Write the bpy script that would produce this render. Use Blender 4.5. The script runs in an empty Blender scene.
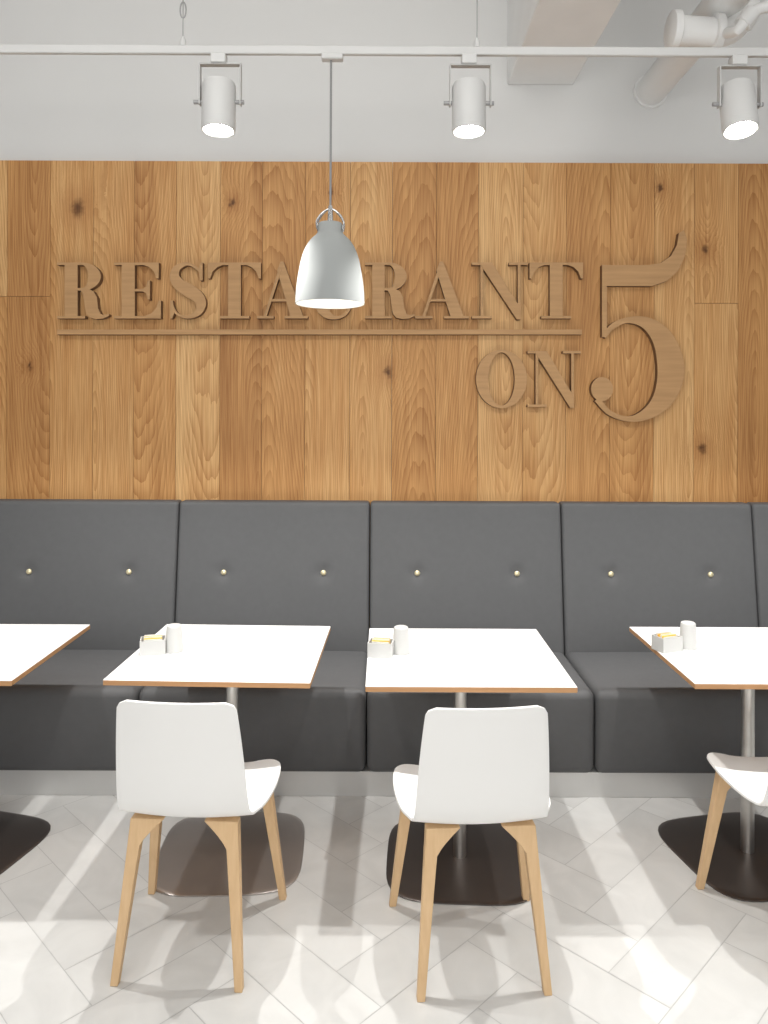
import bpy, bmesh, math, random
from mathutils import Vector, Matrix
random.seed(5)
C = bpy.context.scene.collection
PI = math.pi
F = 756.0; CAMH = 1.65; ROLL = 0.00436; HX, HY = 384.0, 415.0

def P(px, py, D):
    dx, dy = px-HX, py-HY
    x = dx+dy*ROLL; y = dy-dx*ROLL
    return Vector((x*D/F, D, CAMH-y*D/F))

# ------------------------------------------------------------------ materials
def newmat(name):
    m = bpy.data.materials.new(name); m.use_nodes = True
    nt = m.node_tree; b = nt.nodes['Principled BSDF']
    return m, nt, b
def N(nt, typ, **kw):
    n = nt.nodes.new(typ)
    for k, v in kw.items(): setattr(n, k, v)
    return n
def simple(name, col, rough=.5, metal=0, var=.06, scale=8, bump=0, bscale=200, spec=None):
    m, nt, b = newmat(name)
    tc = N(nt, 'ShaderNodeTexCoord'); no = N(nt, 'ShaderNodeTexNoise')
    no.inputs['Scale'].default_value = scale; no.inputs['Detail'].default_value = 4
    nt.links.new(tc.outputs['Object'], no.inputs['Vector'])
    mx = N(nt, 'ShaderNodeMix', data_type='RGBA')
    mx.inputs[6].default_value = tuple(c*(1-var) for c in col)+(1,)
    mx.inputs[7].default_value = tuple(min(1, c*(1+var)) for c in col)+(1,)
    nt.links.new(no.outputs['Fac'], mx.inputs[0]); nt.links.new(mx.outputs[2], b.inputs['Base Color'])
    b.inputs['Roughness'].default_value = rough; b.inputs['Metallic'].default_value = metal
    if spec is not None: b.inputs['Specular IOR Level'].default_value = spec
    if bump:
        n2 = N(nt, 'ShaderNodeTexNoise'); n2.inputs['Scale'].default_value = bscale
        nt.links.new(tc.outputs['Object'], n2.inputs['Vector'])
        bp = N(nt, 'ShaderNodeBump'); bp.inputs['Strength'].default_value = bump; bp.inputs['Distance'].default_value = .002
        nt.links.new(n2.outputs['Fac'], bp.inputs['Height']); nt.links.new(bp.outputs['Normal'], b.inputs['Normal'])
    return m
def emis(name, col, s):
    m, nt, b = newmat(name)
    b.inputs['Base Color'].default_value = col+(1,); b.inputs['Emission Color'].default_value = col+(1,)
    b.inputs['Emission Strength'].default_value = s
    return m

def grain_wood(name, c_dark, c_light, rough=.45, along='Z', sc=1.0):
    m, nt, b = newmat(name); L = nt.links.new
    tc = N(nt, 'ShaderNodeTexCoord'); mp = N(nt, 'ShaderNodeMapping')
    s = [70*sc, 70*sc, 70*sc]; s['XYZ'.index(along)] = 4*sc
    mp.inputs['Scale'].default_value = s
    L(tc.outputs['Object'], mp.inputs['Vector'])
    no = N(nt, 'ShaderNodeTexNoise'); no.inputs['Scale'].default_value = 1; no.inputs['Detail'].default_value = 5
    L(mp.outputs['Vector'], no.inputs['Vector'])
    mx = N(nt, 'ShaderNodeMix', data_type='RGBA')
    mx.inputs[6].default_value = c_dark+(1,); mx.inputs[7].default_value = c_light+(1,)
    L(no.outputs['Fac'], mx.inputs[0]); L(mx.outputs[2], b.inputs['Base Color'])
    b.inputs['Roughness'].default_value = rough
    return m

KNOTS = [(78,208,6.5),(388,372,4),(705,250,3.5),(702,448,4),(331,192,2.5),(232,203,3),(30,366,2.5),(660,188,3)]
def plank_wood():
    m, nt, b = newmat('oak_planks'); L = nt.links.new
    tc = N(nt, 'ShaderNodeTexCoord'); at = N(nt, 'ShaderNodeAttribute', attribute_name='plank')
    acx = N(nt, 'ShaderNodeAttribute', attribute_name='heart_x'); acz = N(nt, 'ShaderNodeAttribute', attribute_name='heart_z')
    def math_(op, a, bb=None, clamp=False):
        n = N(nt, 'ShaderNodeMath', operation=op, use_clamp=clamp)
        for i, v in enumerate((a, bb)):
            if v is None: continue
            if isinstance(v, (int, float)): n.inputs[i].default_value = v
            else: L(v, n.inputs[i])
        return n.outputs[0]
    rnd = at.outputs['Fac']
    sep = N(nt, 'ShaderNodeSeparateXYZ'); L(tc.outputs['Object'], sep.inputs[0])
    off = N(nt, 'ShaderNodeCombineXYZ')
    L(math_('MULTIPLY', acz.outputs['Fac'], 37.0), off.inputs[0]); L(math_('MULTIPLY', acz.outputs['Fac'], 91.0), off.inputs[2]); L(math_('MULTIPLY', acx.outputs['Fac'], 53.0), off.inputs[1])
    def coords(sx, sz):
        v = N(nt, 'ShaderNodeVectorMath', operation='MULTIPLY'); L(tc.outputs['Object'], v.inputs[0]); v.inputs[1].default_value = (sx, 0, sz)
        a = N(nt, 'ShaderNodeVectorMath', operation='ADD'); L(v.outputs[0], a.inputs[0]); L(off.outputs[0], a.inputs[1])
        return a.outputs[0]
    def noise(vec, detail=3, dist=0):
        n = N(nt, 'ShaderNodeTexNoise'); n.inputs['Scale'].default_value = 1; n.inputs['Detail'].default_value = detail
        n.inputs['Distortion'].default_value = dist; L(vec, n.inputs['Vector']); return n.outputs['Fac']
    # knots wobble: the coordinate is jittered by noise before measuring the distance
    jn = N(nt, 'ShaderNodeTexNoise'); jn.inputs['Scale'].default_value = 38; jn.inputs['Detail'].default_value = 3; L(tc.outputs['Object'], jn.inputs['Vector'])
    jm = N(nt, 'ShaderNodeVectorMath', operation='MULTIPLY_ADD'); L(jn.outputs['Color'], jm.inputs[0]); jm.inputs[1].default_value = (.045, 0, .045); jm.inputs[2].default_value = (-.0225, 0, -.0225)
    ja = N(nt, 'ShaderNodeVectorMath', operation='ADD'); L(tc.outputs['Object'], ja.inputs[0]); L(jm.outputs[0], ja.inputs[1])
    dark = None; wrap = None; halo = None
    for px, py, r in KNOTS:
        p = P(px, py, 4.0); R = r/189.0
        s = N(nt, 'ShaderNodeVectorMath', operation='SUBTRACT'); L(ja.outputs[0], s.inputs[0]); s.inputs[1].default_value = (p.x, 0, p.z)
        q = N(nt, 'ShaderNodeVectorMath', operation='MULTIPLY'); L(s.outputs[0], q.inputs[0]); q.inputs[1].default_value = (1/R, 0, 1/(R*1.5))
        ln = N(nt, 'ShaderNodeVectorMath', operation='LENGTH'); L(q.outputs[0], ln.inputs[0])
        g = N(nt, 'ShaderNodeMapRange', interpolation_type='SMOOTHSTEP'); L(ln.outputs['Value'], g.inputs[0])
        g.inputs[1].default_value = .1; g.inputs[2].default_value = 1.4; g.inputs[3].default_value = .85; g.inputs[4].default_value = 0
        h = N(nt, 'ShaderNodeMapRange', interpolation_type='SMOOTHSTEP'); L(ln.outputs['Value'], h.inputs[0])
        h.inputs[1].default_value = .5; h.inputs[2].default_value = 4; h.inputs[3].default_value = .4; h.inputs[4].default_value = 0
        w = N(nt, 'ShaderNodeMapRange', interpolation_type='SMOOTHERSTEP'); L(ln.outputs['Value'], w.inputs[0])
        w.inputs[1].default_value = 0; w.inputs[2].default_value = 8; w.inputs[3].default_value = 1; w.inputs[4].default_value = 0
        dark = g.outputs[0] if dark is None else math_('ADD', dark, g.outputs[0])
        halo = h.outputs[0] if halo is None else math_('ADD', halo, h.outputs[0])
        wrap = w.outputs[0] if wrap is None else math_('ADD', wrap, w.outputs[0])
    # cathedral figure: long nested arches about the heart of each board
    low = noise(coords(4.5, .8), 2, .15)
    wob = noise(coords(26, 2.2), 3)
    dx = math_('MULTIPLY', math_('SUBTRACT', sep.outputs[0], acx.outputs['Fac']), 10.0)
    dz = math_('MULTIPLY', math_('SUBTRACT', sep.outputs[2], acz.outputs['Fac']), .85)
    rad = math_('SQRT', math_('ADD', math_('MULTIPLY', dx, dx), math_('MULTIPLY', dz, dz)))
    v = math_('ADD', math_('ADD', math_('MULTIPLY', rad, 9.5), math_('ADD', math_('MULTIPLY', low, 8.0), math_('MULTIPLY', wob, 1.0))), math_('MULTIPLY', wrap, 2.4))
    ring = math_('FRACT', v)
    ring = math_('POWER', ring, 1.8)
    fade = noise(coords(5, 1.2), 2)
    fine = noise(coords(190, 4.0), 4)
    mid = noise(coords(32, .6), 3)
    big = noise(coords(4, .9), 2)
    cr = N(nt, 'ShaderNodeValToRGB'); e = cr.color_ramp.elements
    e[0].position = 0; e[0].color = (.42, .200, .068, 1)
    e[1].position = 1; e[1].color = (.80, .520, .245, 1)
    k = e.new(.5); k.color = (.63, .345, .132, 1)
    tone = math_('ADD', math_('MULTIPLY', rnd, .80), math_('MULTIPLY', math_('ADD', big, mid), .75))
    tone = math_('SUBTRACT', tone, .62)
    L(tone, cr.inputs[0])
    def mul(col, fac, c):
        n = N(nt, 'ShaderNodeMix', data_type='RGBA', blend_type='MULTIPLY'); L(col, n.inputs[6]); n.inputs[7].default_value = c+(1,)
        if isinstance(fac, (int, float)): n.inputs[0].default_value = fac
        else: L(fac, n.inputs[0])
        return n.outputs[2]
    col = mul(cr.outputs[0], math_('MULTIPLY', ring, math_('MULTIPLY', fade, .95), True), (.55, .39, .24))
    fm = N(nt, 'ShaderNodeMapRange'); L(fine, fm.inputs[0]); fm.inputs[1].default_value = .40; fm.inputs[2].default_value = .72; fm.inputs[3].default_value = 0; fm.inputs[4].default_value = .75
    col = mul(col, fm.outputs[0], (.62, .48, .35))
    col = mul(col, math_('MULTIPLY', halo, 1, True), (.55, .38, .24))
    col = mul(col, math_('MULTIPLY', dark, 1, True), (.16, .10, .07))
    L(col, b.inputs['Base Color'])
    b.inputs['Roughness'].default_value = .5; b.inputs['Specular IOR Level'].default_value = .3
    bp = N(nt, 'ShaderNodeBump'); bp.inputs['Strength'].default_value = .12; bp.inputs['Distance'].default_value = .002
    L(fine, bp.inputs['Height']); L(bp.outputs[0], b.inputs['Normal'])
    return m

def tile_mat():
    m, nt, b = newmat('pale_stone_tile'); L = nt.links.new
    tc = N(nt, 'ShaderNodeTexCoord'); at = N(nt, 'ShaderNodeAttribute', attribute_name='plank')
    off = N(nt, 'ShaderNodeVectorMath', operation='MULTIPLY_ADD')
    L(at.outputs['Fac'], off.inputs[0]); off.inputs[1].default_value = (31, 47, 19); L(tc.outputs['Object'], off.inputs[2])
    n1 = N(nt, 'ShaderNodeTexNoise'); n1.inputs['Scale'].default_value = 5; n1.inputs['Detail'].default_value = 6; n1.inputs['Distortion'].default_value = 1.2
    L(off.outputs[0], n1.inputs['Vector'])
    cr = N(nt, 'ShaderNodeValToRGB'); e = cr.color_ramp.elements
    e[0].position = .3; e[0].color = (.615, .615, .600, 1); e[1].position = .7; e[1].color = (.700, .700, .685, 1)
    L(n1.outputs['Fac'], cr.inputs[0])
    hv = N(nt, 'ShaderNodeHueSaturation'); L(cr.outputs[0], hv.inputs['Color'])
    mr = N(nt, 'ShaderNodeMapRange'); L(at.outputs['Fac'], mr.inputs[0]); mr.inputs[3].default_value = .95; mr.inputs[4].default_value = 1.03
    L(mr.outputs[0], hv.inputs['Value']); L(hv.outputs[0], b.inputs['Base Color'])
    b.inputs['Roughness'].default_value = .35; b.inputs['Specular IOR Level'].default_value = .4
    return m

M = dict(
    plank=plank_wood(), tile=tile_mat(),
    grout=simple('grout', (.52,.52,.51), .8),
    wallw=simple('white_plaster', (.72,.72,.71), .8, var=.03, scale=2, bump=.1),
    ceil=simple('painted_ceiling', (.70,.70,.69), .85, var=.03),
    beam=simple('painted_concrete', (.80,.80,.79), .8, var=.05, scale=6, bump=.3, bscale=60),
    pipe=simple('painted_pipe', (.80,.80,.79), .45, var=.03),
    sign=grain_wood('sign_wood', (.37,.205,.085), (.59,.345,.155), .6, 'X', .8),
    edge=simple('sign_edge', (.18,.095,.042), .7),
    fabric=simple('charcoal_upholstery', (.098,.099,.102), .66, var=.08, scale=30, bump=.15, bscale=900, spec=.4),
    plinth=simple('brushed_plinth', (.68,.68,.67), .4, .4, var=.05),
    brass=simple('brass', (.95,.84,.55), .3, .7, var=.03),
    lam=simple('white_laminate', (.84,.84,.84), .4, var=.01),
    ply=grain_wood('plywood_edge', (.40,.20,.085), (.60,.34,.16), .5, 'X', 1.0),
    steel=simple('brushed_steel', (.55,.54,.52), .33, 1, var=.08, scale=40),
    bronze=simple('dark_bronze_plate', (.155,.138,.130), .36, .85, var=.12, scale=5),
    bronze_sheen=simple('bronze_plate_painted_sheen', (.52,.485,.465), .40, .9, var=.12, scale=5),  # same bronze, lightened to paint in a reflection of the spot
    shell=simple('white_plastic', (.87,.865,.85), .4, var=.01),
    leg=grain_wood('oak_leg', (.62,.40,.205), (.78,.55,.32), .5, 'Z', 1.2),
    shade=simple('grey_lacquer', (.34,.355,.35), .8, var=.02, spec=.15),
    inner=simple('white_lacquer', (.85,.85,.83), .5, var=.01),
    chrome=simple('chrome', (.7,.7,.7), .2, 1, var=.02),
    cord=simple('grey_cord', (.25,.25,.25), .6, var=.05),
    lampw=simple('white_fitting', (.62,.62,.61), .45, var=.02),
    rail=simple('white_rail', (.60,.60,.59), .5, var=.02),
    yoke=simple('pale_grey_bracket', (.52,.52,.51), .5, var=.02),
    grey=simple('grey_fitting', (.34,.34,.34), .45, .3, var=.05),
    glow=emis('spot_lens', (1,.97,.9), 40),
    bulb=emis('bulb_glow', (1,.93,.8), 12),
    china=simple('white_china', (.60,.60,.585), .3, var=.01),
    orange=simple('orange_paper', (.88,.48,.06), .6, var=.1),
    yellow=simple('yellow_paper', (.90,.62,.10), .6, var=.1),
    paper=simple('white_paper', (.80,.78,.72), .7, var=.03),
)

# ------------------------------------------------------------------ helpers
def obj(name, bm, mats, parent=None, smooth=True, ang=35):
    me = bpy.data.meshes.new(name)
    bmesh.ops.recalc_face_normals(bm, faces=bm.faces)
    bm.to_mesh(me); bm.free()
    if not isinstance(mats, (list, tuple)): mats = [mats]
    for m in mats: me.materials.append(m)
    if smooth:
        me.polygons.foreach_set('use_smooth', [True]*len(me.polygons))
        me.set_sharp_from_angle(angle=math.radians(ang))
    o = bpy.data.objects.new(name, me); C.objects.link(o)
    if parent: o.parent = parent
    return o
def tag(o, label, cat, group=None):
    o['label'] = label; o['category'] = cat
    if group: o['group'] = group
    return o
def thing(name, loc, label, cat, group=None, rz=0):
    o = bpy.data.objects.new(name, None); C.objects.link(o); o.empty_display_size = .1
    o.location = loc; o.rotation_euler = (0, 0, rz)
    return tag(o, label, cat, group)
def dup(root, loc, rz, label):
    r = root.copy(); C.objects.link(r); r.location = loc; r.rotation_euler = (0, 0, rz); r['label'] = label
    for ch in list(root.children):
        c = ch.copy(); C.objects.link(c); c.parent = r
        for g in ch.children:
            d = g.copy(); C.objects.link(d); d.parent = c
    return r
def struct(o): o['kind'] = 'structure'; return o

def box(bm, x0, x1, y0, y1, z0, z1, bev=0, seg=2, mi=0):
    r = bmesh.ops.create_cube(bm, size=1)
    vs = r['verts']
    for v in vs:
        v.co = Vector(((x0+x1)/2+v.co.x*(x1-x0), (y0+y1)/2+v.co.y*(y1-y0), (z0+z1)/2+v.co.z*(z1-z0)))
    fs = set(f for v in vs for f in v.link_faces)
    for f in fs: f.material_index = mi
    if bev:
        es = list(set(e for v in vs for e in v.link_edges))
        bmesh.ops.bevel(bm, geom=es, offset=bev, segments=seg, affect='EDGES', profile=.5)
def lathe(bm, prof, cx=0, cy=0, cz=0, n=40, mi=0, rot=None):
    rings = []
    def T(v):
        if rot: v = rot @ v
        return v+Vector((cx, cy, cz))
    for r, z in prof:
        if r < 1e-6: rings.append([bm.verts.new(T(Vector((0,0,z))))])
        else: rings.append([bm.verts.new(T(Vector((r*math.cos(2*PI*i/n), r*math.sin(2*PI*i/n), z)))) for i in range(n)])
    for a, b in zip(rings, rings[1:]):
        for i in range(n):
            j = (i+1) % n
            if len(a) == 1 and len(b) == 1: continue
            if len(a) == 1: f = bm.faces.new((a[0], b[i], b[j]))
            elif len(b) == 1: f = bm.faces.new((a[i], a[j], b[0]))
            else: f = bm.faces.new((a[i], a[j], b[j], b[i]))
            f.material_index = mi
def tube(bm, pts, r, n=14, caps=True):
    pts = [Vector(p) for p in pts]; rings = []
    up = None
    for i, p in enumerate(pts):
        t = (pts[min(i+1, len(pts)-1)]-pts[max(i-1, 0)]).normalized()
        if up is None:
            up = t.orthogonal().normalized()
        else:
            up = (up-t*up.dot(t)).normalized()
        s = t.cross(up)
        rr = r[i] if isinstance(r, (list, tuple)) else r
        rings.append([bm.verts.new(p+up*rr*math.cos(2*PI*k/n)+s*rr*math.sin(2*PI*k/n)) for k in range(n)])
    for a, b in zip(rings, rings[1:]):
        for k in range(n):
            bm.faces.new((a[k], a[(k+1) % n], b[(k+1) % n], b[k]))
    if caps:
        bm.faces.new(rings[0]); bm.faces.new(list(reversed(rings[-1])))
def catmull(pts, n=8):
    out = []; L = len(pts)
    for i in range(L-1):
        p0, p1, p2, p3 = pts[max(i-1, 0)], pts[i], pts[i+1], pts[min(i+2, L-1)]
        for k in range(n):
            t = k/n
            out.append(tuple(.5*((2*b)+(c-a)*t+(2*a-5*b+4*c-d)*t*t+(-a+3*b-3*c+d)*t**3) for a, b, c, d in zip(p0, p1, p2, p3)))
    out.append(tuple(pts[-1])); return out
def lin(a, b, n): return [a+(b-a)*i/(n-1) for i in range(n)]
def rbox(bm, x0, x1, y0, y1, z0, z1, r, n=(12, 4, 12), fn=None):
    c = Vector(((x0+x1)/2, (y0+y1)/2, (z0+z1)/2)); h = ((x1-x0)/2, (y1-y0)/2, (z1-z0)/2)
    def cl(hh, nn): e = [-hh, -hh+r*.3, -hh+r*.55, -hh+r*.8]; return e+lin(-hh+r, hh-r, nn)+[-x for x in reversed(e)]
    g = [cl(h[i], n[i]) for i in range(3)]; cache = {}
    def V(p):
        key = tuple(round(q, 6) for q in p)
        if key in cache: return cache[key]
        q = Vector([max(-(h[i]-r), min(h[i]-r, p[i])) for i in range(3)]); d = Vector(p)-q
        w = q+d.normalized()*r if d.length > 1e-9 else q
        w = w+c
        if fn: w = fn(w)
        cache[key] = bm.verts.new(w); return cache[key]
    for ax in range(3):
        a, b = [i for i in range(3) if i != ax]
        for s in (-1, 1):
            for i in range(len(g[a])-1):
                for j in range(len(g[b])-1):
                    q = []
                    for (ii, jj) in ((i, j), (i+1, j), (i+1, j+1), (i, j+1)):
                        p = [0, 0, 0]; p[ax] = s*h[ax]; p[a] = g[a][ii]; p[b] = g[b][jj]; q.append(V(p))
                    bm.faces.new(q)

# ------------------------------------------------------------------ setting
WY = 4.0
bm = bmesh.new(); box(bm, -4.2, 4.2, WY+.03, WY+.2, 0, 4.3)
wall = struct(obj('wall_back', bm, M['wallw'], smooth=False))
# oak planks on the wall, each a slim board with its own tone
bm = bmesh.new(); lay = bm.faces.layers.float.new('plank'); lhx = bm.faces.layers.float.new('heart_x'); lhz = bm.faces.layers.float.new('heart_z')
edges_px = [7,50,93,134,176,220,262,305,350,392,436,478,523,566,610,654,694,738]
xs = [P(p, 330, WY).x for p in edges_px]
while xs[0] > -4.1: xs.insert(0, xs[0]-.228)
while xs[-1] < 4.1: xs.append(xs[-1]+.228)
ztop = P(384, 162, WY).z
tones = [.32,.58,.62,.40,.86,.30,.36,.62,.66,.36,.34,.88,.62,.42,.50,.74,.60,.22,.84,.45]
base_i = [i for i, x in enumerate(xs) if abs(x-P(7, 330, WY).x) < 1e-6][0]
splits = {base_i: 298, base_i+16: 302, base_i-1: 298}
rp = random.Random(11)
for i in range(len(xs)-1):
    a, b = xs[i]+.0009, xs[i+1]-.0009
    segs = [(.3, ztop)]
    if i in splits:
        zz = P(384, splits[i], WY).z; segs = [(.3, zz-.0009), (zz+.0009, ztop)]
    for si, (z0, z1) in enumerate(segs):
        t = tones[(i-base_i) % len(tones)] if si == 0 else rp.random()*.6+.2
        hx = (a+b)/2+rp.uniform(-.12, .12); hz = rp.choice((rp.uniform(-.6, 1.2), rp.uniform(2.8, 4.6), rp.uniform(1.2, 3)))
        n0 = len(bm.faces)
        box(bm, a, b, WY, WY+.03, z0, z1)
        bm.faces.ensure_lookup_table()
        for f in bm.faces[n0:]: f[lay] = t; f[lhx] = hx; f[lhz] = hz
obj('wood_panelling', bm, M['plank'], wall, smooth=False)

bm = bmesh.new(); lay = bm.faces.layers.float.new('plank')
W_, n_ = .19, 3; g = .0014
rot = Matrix.Rotation(PI/4, 2)
for cx in range(-34, 35):
    for cy in range(-34, 35):
        k = (cx-cy) % (2*n_)
        if k == 0: r = (cx, cy, cx+n_, cy+1)
        elif k == 2*n_-1: r = (cx, cy, cx+1, cy+n_)
        else: continue
        mid = rot @ Vector(((r[0]+r[2])/2*W_, (r[1]+r[3])/2*W_))
        if abs(mid.x) > 4.0 or mid.y+1.3 > 4.0 or mid.y+1.3 < -1.3: continue
        q = [(r[0]*W_+g, r[1]*W_+g), (r[2]*W_-g, r[1]*W_+g), (r[2]*W_-g, r[3]*W_-g), (r[0]*W_+g, r[3]*W_-g)]
        vs = []
        for x, y in q:
            v = rot @ Vector((x, y)); vs.append(bm.verts.new((v.x, v.y+1.3, 0)))
        f = bm.faces.new(vs); f[lay] = random.random()
n0 = len(bm.faces)
box(bm, -4.2, 4.2, -1.5, WY+.2, -.1, -.001)
bm.faces.ensure_lookup_table()
for f in bm.faces[n0:]: f.material_index = 1
struct(obj('floor', bm, [M['tile'], M['grout']], smooth=False))

bm = bmesh.new(); box(bm, -4.2, 4.2, -1.5, WY+.2, 4.3, 4.4)
struct(obj('ceiling', bm, M['ceil'], smooth=False))
a = P(507, 85, WY+.03); b_ = P(573, 85, WY+.03)
bm = bmesh.new(); box(bm, a.x, b_.x, -1.5, WY+.03, a.z, 4.3, .008)
struct(obj('ceiling_beam', bm, M['beam'], smooth=False))

# ------------------------------------------------------------------ ceiling pipes
pw = P(650, 92, WY+.03)
t = thing('ceiling_pipe', (pw.x, 3.4, pw.z), 'thick white pipe with collars, elbow and thin side pipe under the ceiling', 'pipe')
bm = bmesh.new(); tube(bm, [(0, .63, 0), (0, -3.2, 0)], .078, 28); obj('main_pipe', bm, M['pipe'], t)
bm = bmesh.new(); tube(bm, [(0, .63, 0), (0, .61, 0)], .090, 28); obj('wall_collar', bm, M['pipe'], t)
bm = bmesh.new()
q0 = P(674, 30, 3.15)-t.location; q1 = P(716, 33, 3.15)-t.location
tube(bm, [q0, q1], .058, 24)
obj('branch_pipe', bm, M['pipe'], t)
for q in (q0, q1):
    bm = bmesh.new(); d = Vector((.018, 0, 0)); tube(bm, [q-d, q-d*.8, q+d*.8, q+d], [.07, .076, .076, .07], 24); obj('pipe_collar', bm, M['pipe'], t)
bm = bmesh.new()
pts = catmull([tuple(q1), tuple(q1+Vector((.05, 0, .005))), tuple(q1+Vector((.10, -.01, .05))), tuple(q1+Vector((.115, -.02, .12))), tuple(q1+Vector((.115, -.02, .78)))], 6)
tube(bm, pts, .052, 20); obj('elbow', bm, M['pipe'], t)
L0 = t.location.copy()
pts = catmull([tuple(P(px, py, D)-L0) for px, py, D in ((726, 33, 3.1), (738, 30, 3.0), (748, 16, 3.0), (762, 8, 3.0), (790, 4, 3.0), (860, 0, 3.0))], 6)
bm = bmesh.new(); tube(bm, pts, .022, 16); obj('thin_pipe', bm, M['pipe'], t)
bm = bmesh.new(); c = P(747, 18, 3.0)-L0; tube(bm, [c+Vector((-.02, 0, -.025)), c+Vector((.02, 0, .025))], .032, 16); obj('pipe_joint', bm, M['pipe'], t)

# ------------------------------------------------------------------ sign letters
LY = 3.962
class Let:
    def __init__(s, x0, ybase, sx=1.0, sy=1.0):
        s.bm = bmesh.new(); s.x0 = x0; s.yb = ybase; s.sx = sx; s.sy = sy; s.k = 0
    def pt(s, x, y): return P(s.x0+x*s.sx, s.yb-y*s.sy, LY)
    def _y(s): s.k += 1; return LY-.0004*s.k
    def poly(s, pts):
        y = s._y(); v = [s.pt(*p) for p in pts]
        fr = [s.bm.verts.new((p.x, y, p.z)) for p in v]; bk = [s.bm.verts.new((p.x, WY, p.z)) for p in v]
        s.bm.faces.new(fr); s.bm.faces.new(list(reversed(bk)))
        for i in range(len(v)):
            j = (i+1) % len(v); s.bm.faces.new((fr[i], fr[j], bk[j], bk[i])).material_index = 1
    def rect(s, x0, x1, y0, y1): s.poly([(x0, y0), (x1, y0), (x1, y1), (x0, y1)])
    def strip(s, A, B, closed=False):
        y = s._y(); R = []
        for a, b in zip(A, B):
            pa, pb = s.pt(*a), s.pt(*b)
            R.append([s.bm.verts.new((pa.x, y, pa.z)), s.bm.verts.new((pb.x, y, pb.z)), s.bm.verts.new((pb.x, WY, pb.z)), s.bm.verts.new((pa.x, WY, pa.z))])
        n = len(R)
        for i in range(n if closed else n-1):
            a, b = R[i], R[(i+1) % n]
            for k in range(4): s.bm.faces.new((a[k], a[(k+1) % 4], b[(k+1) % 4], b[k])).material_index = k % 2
        if not closed: s.bm.faces.new(R[0]).material_index = 1; s.bm.faces.new(list(reversed(R[-1]))).material_index = 1
    def stroke(s, pts, n=8):
        q = catmull(pts, n); A = []; B = []
        for i, (x, y, w) in enumerate(q):
            x0, y0, _ = q[max(i-1, 0)]; x1, y1, _ = q[min(i+1, len(q)-1)]
            d = Vector((x1-x0, y1-y0)).normalized(); nx, ny = -d.y, d.x
            A.append((x+nx*w/2, y+ny*w/2)); B.append((x-nx*w/2, y-ny*w/2))
        s.strip(A, B)
    def ring(s, cx, cy, ro, so, ri, si, a0=0, a1=2*PI, n=48, closed=True):
        m = n if closed else n+1
        an = [a0+(a1-a0)*i/n for i in range(m)]
        s.strip([(cx+ro*math.cos(a), cy+so*math.sin(a)) for a in an], [(cx+ri*math.cos(a), cy+si*math.sin(a)) for a in an], closed)
    def done(s, name, label, grp='raised wooden letters of the wall sign'):
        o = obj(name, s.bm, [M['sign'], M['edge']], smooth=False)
        return tag(o, label, 'letter', grp)
H = 2.5
def gR(l):
    l.rect(7, 19, 1, 55); l.rect(0, 26, 0, H); l.rect(0, 24, 56-H, 56); l.rect(18, 25, 28, 28+H)
    l.ring(23, 42, 17.5, 14, 6, 11.5, -PI/2, PI/2, 24, False)
    l.poly([(21, 30.5), (28, 30.5), (34, 27), (37, 21), (38, 10), (40.5, 4.5), (43, 3.5), (48, 4.5), (48, 2.5), (43, 0), (36, -.6), (30, 1), (27, 5), (25.5, 14), (24.5, 23), (22, 28)])
def gE(l):
    l.rect(7, 19, 1, 55); l.rect(0, 43, 0, H); l.rect(0, 41, 56-H, 56); l.rect(18, 32, 27, 27+H)
    l.poly([(43, 1), (43, 18), (41, 18), (38.5, 10), (34, 5), (27, 2.2), (27, 1)])
    l.poly([(41, 55), (41, 40), (39, 40), (36.5, 47), (32, 51.5), (26, 54), (26, 55)])
    l.poly([(33, 19), (33, 38), (31, 38), (29.5, 32), (26, 29.3), (26, 27.2), (29.5, 25), (31, 19)])
def gS(l):
    l.stroke([(31, 41, 2), (28, 49, 2.5), (18, 54.6, 3.0), (8.5, 50.5, 6.5), (6, 42, 9), (10.5, 34, 11.5), (18.5, 28.5, 13), (27, 22, 11.5), (30.5, 14, 9), (27, 5.5, 6), (17, 1.4, 3.0), (7.5, 5.5, 2.5), (3.5, 15, 2)])
    l.poly([(29.5, 38), (32, 38), (32, 56), (30, 56), (28.5, 50)]); l.poly([(2, 0), (4, 0), (6, 6), (4.5, 18), (2, 18)])
def gT(l):
    l.rect(19, 31, 1, 55); l.rect(11, 39, 0, H); l.rect(0, 50, 56-H, 56)
    l.poly([(0, 55), (0, 40), (2, 40), (4.5, 47), (9, 51.5), (15, 54), (15, 55)]); l.poly([(50, 55), (50, 40), (48, 40), (45.5, 47), (41, 51.5), (35, 54), (35, 55)])
def gA(l):
    l.poly([(20.5, 48), (24, 57), (27, 57), (47.5, 1), (34.5, 1)]); l.rect(28, 52, 0, H); l.rect(0, 17, 0, H); l.rect(13, 36, 17, 17+H)
    l.poly([(6.7, 1), (9.5, 1), (25.5, 50), (23.5, 54)])
def gU(l):
    l.rect(0, 26, 56-H, 56); l.rect(33, 50, 56-H, 56); l.rect(7, 19, 18, 55); l.rect(40.3, 43, 18, 55)
    l.stroke([(13, 20, 12), (13.8, 11, 11.5), (19, 4, 8), (27, .9, 3.5), (35, 3.5, 2.8), (40, 10.5, 2.7), (41.6, 20, 2.7)])
def gN(l):
    l.rect(8, 10.7, 1, 55); l.rect(0, 19, 0, H); l.rect(0, 14, 56-H, 56); l.rect(43.3, 46, 1, 55); l.rect(35, 53, 56-H, 56)
    l.poly([(5, 56), (19, 56), (46, 10), (46, -1), (42.5, -1), (8.5, 53)])
def gO(l): l.ring(25, 28, 25, 29.2, 13, 26.5, 0, 2*PI, 64, True)
G = dict(R=gR, E=gE, S=gS, T=gT, A=gA, U=gU, N=gN, O=gO)
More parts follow.
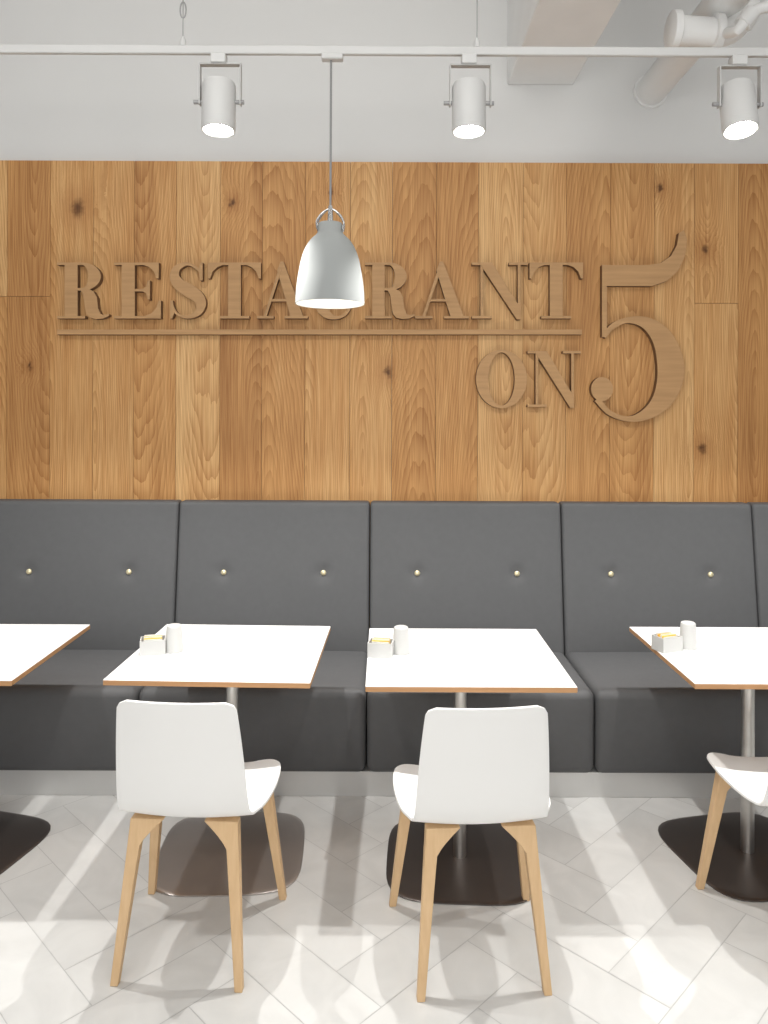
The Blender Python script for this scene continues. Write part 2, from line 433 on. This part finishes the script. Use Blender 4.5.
NW = dict(R=48, E=43, S=36, T=50, A=52, U=50, N=53, O=50)
word = [('R', 57, 109), ('E', 114, 161), ('S', 168, 207), ('T', 208, 261), ('A', 257, 308), ('U', 307.5, 360), ('R', 365, 414.5), ('A', 415, 469), ('N', 472, 528), ('T', 529.5, 583)]
ords = ['first', 'second', 'third', 'fourth', 'fifth', 'sixth', 'seventh', 'eighth', 'ninth', 'last']
for i, (ch, x0, x1) in enumerate(word):
    l = Let(x0, 318.5, (x1-x0)/NW[ch], 1.0); G[ch](l)
    l.done('sign_letter', f'raised wooden letter {ch}, {ords[i]} letter of the long upper word on the wall')
for ch, x0, x1, w in (('O', 476, 527, 'left of the lower N'), ('N', 527.5, 581, 'beside the big numeral')):
    l = Let(x0, 407, (x1-x0)/NW[ch], 1.0); G[ch](l)
    l.done('sign_letter', f'raised wooden letter {ch} of the short lower word, {w}')
# numeral five drawn in photo-plane units
l = Let(0, 0, 1, -1)
l.poly([(603, 265), (648, 265), (661, 263), (671, 256), (677, 245), (679, 233), (684, 230), (687, 240), (685, 256), (678, 271), (667, 281), (652, 286), (607, 286), (603, 286)])
l.rect(602, 607, 265, 337)
l.stroke([(604, 337, 4), (613, 326, 5.5), (629, 320, 6), (648, 324, 13), (664, 341, 22), (671, 369, 27), (665, 395, 22), (650, 412, 13), (630, 419, 5.5), (610, 413, 5), (597, 399, 6)])
l.poly([(602+11*math.cos(2*PI*i/20), 389+12*math.sin(2*PI*i/20)) for i in range(20)])
o = l.done('sign_numeral', 'large raised wooden numeral 5 at the right end of the sign')
o['category'] = 'numeral'
l = Let(0, 0, 1, -1); l.rect(57, 582, 329.5, 334.5)
o = l.done('sign_underline', 'long thin raised wooden bar under the upper word', None); o['category'] = 'sign bar'

# ------------------------------------------------------------------ banquette
SE = [v+.010 for v in (-2.062, -1.066, -.08, .906, 1.892, 2.878)]
labs = ['charcoal bench section at the far left, behind the bare table', 'charcoal bench section behind the table left of the hanging lamp',
        'charcoal bench section behind the middle table', 'charcoal bench section to the right of the middle one, below the numeral', 'charcoal bench section only a sliver of which shows at the right edge']
for i in range(5):
    x0, x1 = SE[i], SE[i+1]; xc = (x0+x1)/2; w = (x1-x0)/2
    t = thing('banquette_section', (xc, 3.245, 0), labs[i], 'bench seat', 'upholstered bench sections along the wall')
    def seatf(v):
        if v.z > .4:
            v.z += .010*max(0, 1-(v.x/w)**2)*max(0, 1-((v.y-.3)/.3)**2)
        if v.y < .06: v.y -= .008*max(0, 1-(v.x/w)**2)*max(0, 1-((v.z-.28)/.17)**2)
        return v
    bm = bmesh.new(); rbox(bm, -w+.002, w-.002, 0, .575, .106, .464, .034, (16, 8, 8), seatf); obj('seat', bm, M['fabric'], t, ang=80)
    BX = .254; BZ = .845
    def backf(v):
        lean = (v.z-.46)*.135
        fr = v.y < .615
        v.y += lean
        if fr:
            v.y -= .010*max(0, 1-(v.x/w)**4)*max(0, 1-((v.z-.83)/.38)**4)
            for s in (-1, 1):
                d2 = (v.x-.004-s*BX)**2+(v.z-BZ)**2
                v.y += .012*math.exp(-d2/.0012)
        return v
    bm = bmesh.new(); rbox(bm, -w+.002, w-.002, .555, .65, .42, 1.20, .018, (50, 3, 40), backf); obj('backrest', bm, M['fabric'], t, ang=80)
    for s in (-1, 1):
        bm = bmesh.new(); lathe(bm, [(0, .010), (.007, .009), (.013, .005), (.0145, 0), (.012, -.004)], .004+s*BX, .555+.385*.135-.002, BZ, 20, rot=Matrix.Rotation(PI/2, 3, 'X'))
        obj('button', bm, M['brass'], t)
    bm = bmesh.new(); box(bm, -w, w, .025, .14, 0, .108); obj('plinth', bm, M['plinth'], t, smooth=False)

# ------------------------------------------------------------------ tables
def sq(r, n, k, e=4.2):
    out = []
    for i in range(n):
        a = 2*PI*i/n; c, s = math.cos(a), math.sin(a)
        q = (abs(c)**e+abs(s)**e)**(-1/e); out.append((r*q*c, r*q*s, k))
    return out
BO = -.045
def make_table(loc, rz, label):
    t = thing('cafe_table', loc, label, 'table', 'square white tables in front of the bench', rz)
    bm = bmesh.new(); box(bm, -.353, .353, -.346, .338, .728, .748, .002, 1)
    for f in bm.faces:
        c = f.calc_center_median()
        f.material_index = 0 if c.z > .7465 else 1
    obj('table_top', bm, [M['lam'], M['ply']], t, smooth=False)
    bm = bmesh.new(); box(bm, -.16, .16, -.16, .16, .712, .728, .003, 1); b = obj('mounting_plate', bm, M['bronze'], t, smooth=False); b.location = (0, BO, 0)
    bm = bmesh.new(); lathe(bm, [(.0, .006), (.024, .006), (.024, .715), (0, .715)], n=32); b = obj('column', bm, M['steel'], t); b.location = (0, BO, 0)
    bm = bmesh.new(); rings = []
    for r, z in ((.267, 0), (.270, .0015), (.270, .005), (.2675, .0065), (.255, .0072), (.20, .0085), (.12, .010), (.05, .012), (.03, .0135)):
        rings.append([bm.verts.new(p) for p in sq(r, 64, z, 2+2.2*min(1, r/.27))])
    for a, b in zip(rings, rings[1:]):
        for i in range(64): bm.faces.new((a[i], a[(i+1) % 64], b[(i+1) % 64], b[i]))
    bm.faces.new(rings[0]); bm.faces.new(rings[-1])
    b = obj('base_plate', bm, M['bronze'], t, ang=50); b.location = (0, BO, 0)
    return t
T = [make_table((-1.607, 2.90, 0), 0, 'square white table cut off at the left edge, with a bare top')]
T.append(dup(T[0], (-.587, 2.90, 0), -.03, 'square white table behind the left whole chair, left of the hanging lamp'))
T.append(dup(T[0], (.295, 2.86, 0), 0, 'square white table behind the middle chair, right of the hanging lamp'))
T.append(dup(T[0], (1.407, 2.90, 0), 0, 'square white table cut off at the right edge, with caddy and shaker'))
for tt, a, ox in zip(T, (-.25, .08, -.05, .2), (.004, .021, -.006, -.028)):
    for ch in tt.children:
        if not ch.name.startswith('table_top'): ch.location = (ox, BO, 0)
        if ch.name.startswith('base_plate'):
            ch.rotation_euler = (0, 0, a)
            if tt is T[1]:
                ch.data = ch.data.copy(); ch.data.materials[0] = M['bronze_sheen']  # spot reflection put into this one plate's colour

# ------------------------------------------------------------------ chairs
def make_chair(loc, rz, label):
    t = thing('dining_chair', loc, label, 'chair', 'white shell chairs with wooden legs', rz)
    prof = catmull([(.215, .446), (.195, .456), (.13, .462), (.03, .460), (-.07, .455), (-.125, .457), (-.162, .470), (-.184, .505), (-.198, .56), (-.213, .65), (-.228, .74), (-.243, .830)], 6)
    wid = catmull([(.200,), (.214,), (.233,), (.240,), (.230,), (.210,), (.199,), (.196,), (.193,), (.188,), (.181,), (.172,)], 6)
    n = len(prof); acc = [0]
    for i in range(1, n): acc.append(acc[-1]+math.dist(prof[i], prof[i-1]))
    tot = acc[-1]; bm = bmesh.new(); NU = 20; rows = []
    for i in range(n):
        s = min(acc[i], tot-acc[i]); R = .06 if acc[i] < tot/2 else .028
        w = wid[i][0]
        if s < R: w = w-R+math.sqrt(max(0, R*R-(R-s)**2))
        f = min(1, max(0, (acc[i]-.28)/.12)); f = f*f*(3-2*f); row = []
        for j in range(NU+1):
            u = -1+2*j/NU; x = u*w
            dz = (1-f)*(.018*abs(u)**2.5); dy = f*(.024*abs(x/.19)**2.0)
            row.append(bm.verts.new((x, prof[i][0]+dy, prof[i][1]+dz)))
        rows.append(row)
    for a, b in zip(rows, rows[1:]):
        for j in range(NU): bm.faces.new((a[j], a[j+1], b[j+1], b[j]))
    bmesh.ops.remove_doubles(bm, verts=bm.verts, dist=.0004)
    o = obj('seat_shell', bm, M['shell'], t, ang=80)
    so = o.modifiers.new('thick', 'SOLIDIFY'); so.thickness = .008; so.offset = 0
    bv = o.modifiers.new('soft', 'BEVEL'); bv.width = .002; bv.segments = 2; bv.limit_method = 'ANGLE'; bv.angle_limit = math.radians(50)
    for sx in (-1, 1):
        for sy in (-1, 1):
            foot = Vector((sx*(.182 if sy < 0 else .228), sy*.208, 0)); top = Vector((sx*(.142 if sy < 0 else .178), sy*.135, .450))
            bm = bmesh.new(); rings = []
            for k in range(25):
                q = k/24; c = foot.lerp(top, q)
                wo = .0115+.0080*q; wi = wo+.062*max(0, (q-.83)/.17)**1.3
                th = .0115+.006*q
                xo = c.x+sx*wo; xi = c.x-sx*wi
                rings.append([bm.verts.new(p) for p in ((xo, c.y-th, c.z), (xi, c.y-th, c.z), (xi, c.y+th, c.z), (xo, c.y+th, c.z))])
            for a, b in zip(rings, rings[1:]):
                for k in range(4): bm.faces.new((a[k], a[(k+1) % 4], b[(k+1) % 4], b[k]))
            bm.faces.new(rings[0]); bm.faces.new(rings[-1])
            bmesh.ops.recalc_face_normals(bm, faces=bm.faces)
            l = obj('leg', bm, M['leg'], t)
            bv = l.modifiers.new('soft', 'BEVEL'); bv.width = .0022; bv.segments = 2; bv.limit_method = 'ANGLE'; bv.angle_limit = math.radians(50)
    bm = bmesh.new(); box(bm, -.12, .12, -.09, .13, .436, .451, .003, 1); obj('under_frame', bm, M['leg'], t, smooth=False)
    return t
ch = make_chair((-.577, 2.385, 0), -.06, 'white shell chair with oak legs in front of the left whole table')
dup(ch, (.278, 2.355, 0), .07, 'white shell chair with oak legs in front of the middle table')
dup(ch, (1.346, 2.445, 0), .03, 'white shell chair mostly cut off by the right edge')

# ------------------------------------------------------------------ table-top items
def make_caddy(loc, rz, label):
    bm = bmesh.new(); a, b, h, k = .046, .034, .055, .004
    out = [(-a, -b), (a, -b), (a, b), (-a, b)]; inn = [(-a+k, -b+k), (a-k, -b+k), (a-k, b-k), (-a+k, b-k)]
    R = [[bm.verts.new((x, y, z)) for x, y in pts] for pts, z in ((out, 0), (out, h), (inn, h), (inn, .006))]
    for p, q in zip(R, R[1:]):
        for i in range(4): bm.faces.new((p[i], p[(i+1) % 4], q[(i+1) % 4], q[i]))
    bm.faces.new(R[0]); bm.faces.new(R[-1])
    o = obj('sachet_caddy', bm, M['china'], smooth=False); o.location = loc; o.rotation_euler = (0, 0, rz)
    return tag(o, label, 'caddy', 'white sachet caddies on the tables')
def shaker_bm():
    bm = bmesh.new(); lathe(bm, [(0, 0), (.033, 0), (.035, .003), (.0345, .012), (.028, .092), (.0265, .097), (.023, .0995), (.01, .1005), (0, .1005)], n=36)
    return bm
ZT = .748
items = [((153, 656), 2.855, (174, 655), 2.88, 'left table', .25), ((381, 658), 2.835, (401, 656), 2.87, 'middle table', -.15), ((667, 650), 2.92, (688, 648), 2.95, 'right table', .35)]
caddy0 = None; shk = None
for (cp, cd, sp, sd, nm, rz) in items:
    p = P(cp[0], cp[1], cd); loc = Vector((p.x, cd, ZT))
    lab = f'small white sachet caddy on the {nm}'
    if caddy0 is None: caddy0 = make_caddy(loc, rz, lab); cd0 = caddy0
    else:
        cd0 = caddy0.copy(); C.objects.link(cd0); cd0.location = loc; cd0.rotation_euler = (0, 0, rz); cd0['label'] = lab
    for k in range(6):
        bm = bmesh.new(); box(bm, -.033, .033, -.0014, .0014, 0, .050+.003*(k % 3), .001, 1)
        s = obj('sugar_sachet', bm, M[('paper', 'yellow', 'paper', 'yellow', 'orange', 'paper')[k]], smooth=False)
        s.matrix_world = Matrix.Translation(loc) @ Matrix.Rotation(rz, 4, 'Z') @ Matrix.Translation((0.0, -.022+.0082*k, .0068)) @ Matrix.Rotation(-.06, 4, 'X')
        tag(s, f'small paper sugar sachet standing in the caddy on the {nm}', 'sachet', f'sugar sachets in the caddy on the {nm}')
    p = P(sp[0], sp[1], sd); loc = Vector((p.x, sd, ZT))
    lab = f'tapered white shaker beside the caddy on the {nm}'
    if shk is None: shk = obj('salt_shaker', shaker_bm(), M['china']); s = tag(shk, lab, 'shaker', 'white shakers on the tables')
    else: s = shk.copy(); C.objects.link(s); s['label'] = lab
    s.location = loc

# ------------------------------------------------------------------ track, spots, pendant
TY = 2.83
tz = P(384, 50, TY).z
t = thing('lighting_track', (0, TY, tz), 'long white lighting rail hung across the top, carrying spots and pendant', 'lighting track')
bm = bmesh.new(); box(bm, -3, 3, -.010, .010, -.020, .012, .003, 1); obj('rail', bm, M['rail'], t, smooth=False)
for px in (183, 477):
    x = P(px, 30, TY).x
    bm = bmesh.new(); tube(bm, [(x, 0, .012), (x, 0, 4.3-tz)], .0022, 8); obj('suspension_cable', bm, M['grey'], t)
    bm = bmesh.new(); lathe(bm, [(0, .010), (.012, .010), (.012, .030), (.006, .045), (0, .045)], x, 0, 0, 16); obj('cable_grip', bm, M['rail'], t)
    if px == 183:
        zc = P(px, 10, TY).z-tz
        bm = bmesh.new(); tube(bm, [(x+.022*math.sin(2*PI*i/16)*.5, 0, zc+.03*math.cos(2*PI*i/16)) for i in range(17)], .003, 8); obj('cable_loop', bm, M['grey'], t)
def make_spot(x, label):
    t = thing('track_spotlight', (x, TY, tz-.020), label, 'spotlight', 'white spotlights on the track')
    bm = bmesh.new(); box(bm, -.028, .028, -.022, .022, -.037, 0, .003, 1); obj('track_adapter', bm, M['lampw'], t, smooth=False)
    bm = bmesh.new()
    box(bm, -.072, .084, -.014, .014, -.041, -.036, .001, 1); box(bm, .079, .084, -.014, .014, -.19, -.038, .001, 1); box(bm, -.073, -.068, -.014, .014, -.19, -.038, .001, 1)
    obj('yoke', bm, M['yoke'], t, smooth=False)
    for s in (1, -1):
        bm = bmesh.new(); tube(bm, [(s*.06, 0, -.178), (s*.094, 0, -.178)], .008, 16); obj('pivot_knob', bm, M['grey'], t)
    bm = bmesh.new()
    lathe(bm, [(0, -.100), (.045, -.101), (.058, -.106), (.063, -.118), (.063, -.282), (.062, -.287), (.058, -.288), (.052, -.284), (.048, -.275), (0, -.275)], n=40)
    obj('lamp_housing', bm, M['lampw'], t)
    bm = bmesh.new(); lathe(bm, [(0, -.276), (.042, -.276), (.042, -.284), (.026, -.290), (0, -.292)], n=32); obj('lens', bm, M['glow'], t)
    return t
xs_ = [P(p, 60, TY).x for p in (219, 469, 738)]
s0 = make_spot(xs_[0], 'white track spotlight left of the hanging lamp')
s1 = dup(s0, (xs_[1], TY, tz-.020), 0, 'white track spotlight right of the hanging lamp, above letter N')
s2 = dup(s0, (xs_[2], TY, tz-.020), 0, 'white track spotlight nearest the right edge, beside the pipes')
for sp_, tilt in ((s0, -.05), (s1, -.05), (s2, -.22)):       # heads tilted in their brackets
    for ch in sp_.children:
        if ch.name.startswith(('lamp_housing', 'lens')):
            pv = Vector((0, 0, -.178)); R = Matrix.Rotation(tilt, 3, 'X')
            ch.rotation_euler = (tilt, 0, 0); ch.location = pv-R @ pv
def spot(x, e=100):
    d = bpy.data.lights.new('spot_beam', 'SPOT'); d.energy = e; d.spot_size = math.radians(94); d.spot_blend = .6; d.shadow_soft_size = .024; d.color = (1, .985, .955)
    o = bpy.data.objects.new('spot_beam', d); C.objects.link(o); o.location = (x, TY-.01, tz-.020-.335)
for x in [xs_[0]-.95]+xs_+[xs_[2]+.95]: spot(x)

bot = P(330, 304, TY)
bx = bot.x; bz = bot.z
t = thing('pendant_lamp', (bx, TY, bz), 'grey bell-shaped pendant lamp hanging on a thin cord from the track', 'pendant lamp')
pr = [(.129, 0), (.1280, .03), (.1235, .08), (.1135, .14), (.104, .180), (.090, .214), (.072, .240), (.054, .257), (.0470, .268), (.0465, .293), (.043, .302), (.02, .306), (0, .306)]
prs = catmull(pr[:9], 4)+pr[9:]
bm = bmesh.new(); lathe(bm, prs, n=56)
inner = [(.127, 0)]+[(max(.001, r-.003), z-.002) for r, z in prs[1:-4]]+[(0, .264)]
lathe(bm, inner, n=56, mi=1)
lathe(bm, [(.129, 0), (.128, -.0012), (.127, 0)], n=56)
obj('lamp_shade', bm, [M['shade'], M['inner']], t, ang=60)
bm = bmesh.new()
for y in (-.02, .02):
    tube(bm, catmull([(-.047, y, .275), (-.05, y*.9, .305), (-.03, y*.5, .338), (0, 0, .356), (.03, y*.5, .338), (.05, y*.9, .305), (.047, y, .275)], 6), .0035, 10)
lathe(bm, [(0, .369), (.008, .367), (.009, .349), (.012, .306), (0, .306)], n=20)
obj('hanging_loop', bm, M['chrome'], t)
bm = bmesh.new(); tube(bm, [(0, 0, .364), (0, 0, tz-bz-.03)], .0042, 10); obj('cord', bm, M['cord'], t)
bm = bmesh.new(); box(bm, -.035, .045, -.018, .018, tz-bz-.040, tz-bz-.020, .003, 1); obj('track_adapter', bm, M['rail'], t, smooth=False)
bm = bmesh.new(); lathe(bm, [(0, .05), (.02, .056), (.032, .075), (.035, .095), (.028, .12), (.016, .14), (.014, .16), (0, .16)], n=24); obj('bulb', bm, M['bulb'], t)
bm = bmesh.new(); lathe(bm, [(0, .16), (.02, .16), (.02, .260), (0, .260)], n=20); obj('bulb_socket', bm, M['inner'], t)

# ------------------------------------------------------------------ light
w = bpy.data.worlds.new('World'); bpy.context.scene.world = w; w.use_nodes = True
bg = w.node_tree.nodes['Background']; bg.inputs[0].default_value = (.99, .995, 1, 1); bg.inputs[1].default_value = .28
def area(loc, target, sx, sy, e, col=(1, .985, .96)):
    d = bpy.data.lights.new('area_fill', 'AREA'); d.shape = 'RECTANGLE'; d.size = sx; d.size_y = sy; d.energy = e; d.color = col
    o = bpy.data.objects.new('area_fill', d); C.objects.link(o); o.location = loc
    o.rotation_euler = (Vector(target)-Vector(loc)).to_track_quat('-Z', 'Y').to_euler()
area((0, .9, 4.1), (0, 4, 1.4), 5, .8, 55)  # overhead soft light for the room's unseen ceiling fixtures
area((0, -1.6, 2.4), (0, 3.2, .3), 5, 1.2, 92)  # added front fill, unseen behind the camera, brightens bench and chair fronts

# ------------------------------------------------------------------ camera
cam = bpy.data.cameras.new('Camera'); co = bpy.data.objects.new('Camera', cam); C.objects.link(co)
co.location = (0, 0, CAMH); co.rotation_euler = (PI/2, -ROLL, 0)
cam.sensor_fit = 'AUTO'; cam.sensor_width = 36; cam.lens = F/1024*36
cam.shift_y = -(512-HY)/1024; cam.clip_start = .05
bpy.context.scene.camera = co
vs = bpy.context.scene.view_settings
vs.view_transform = 'Standard'; vs.look = 'None'; vs.exposure = 0
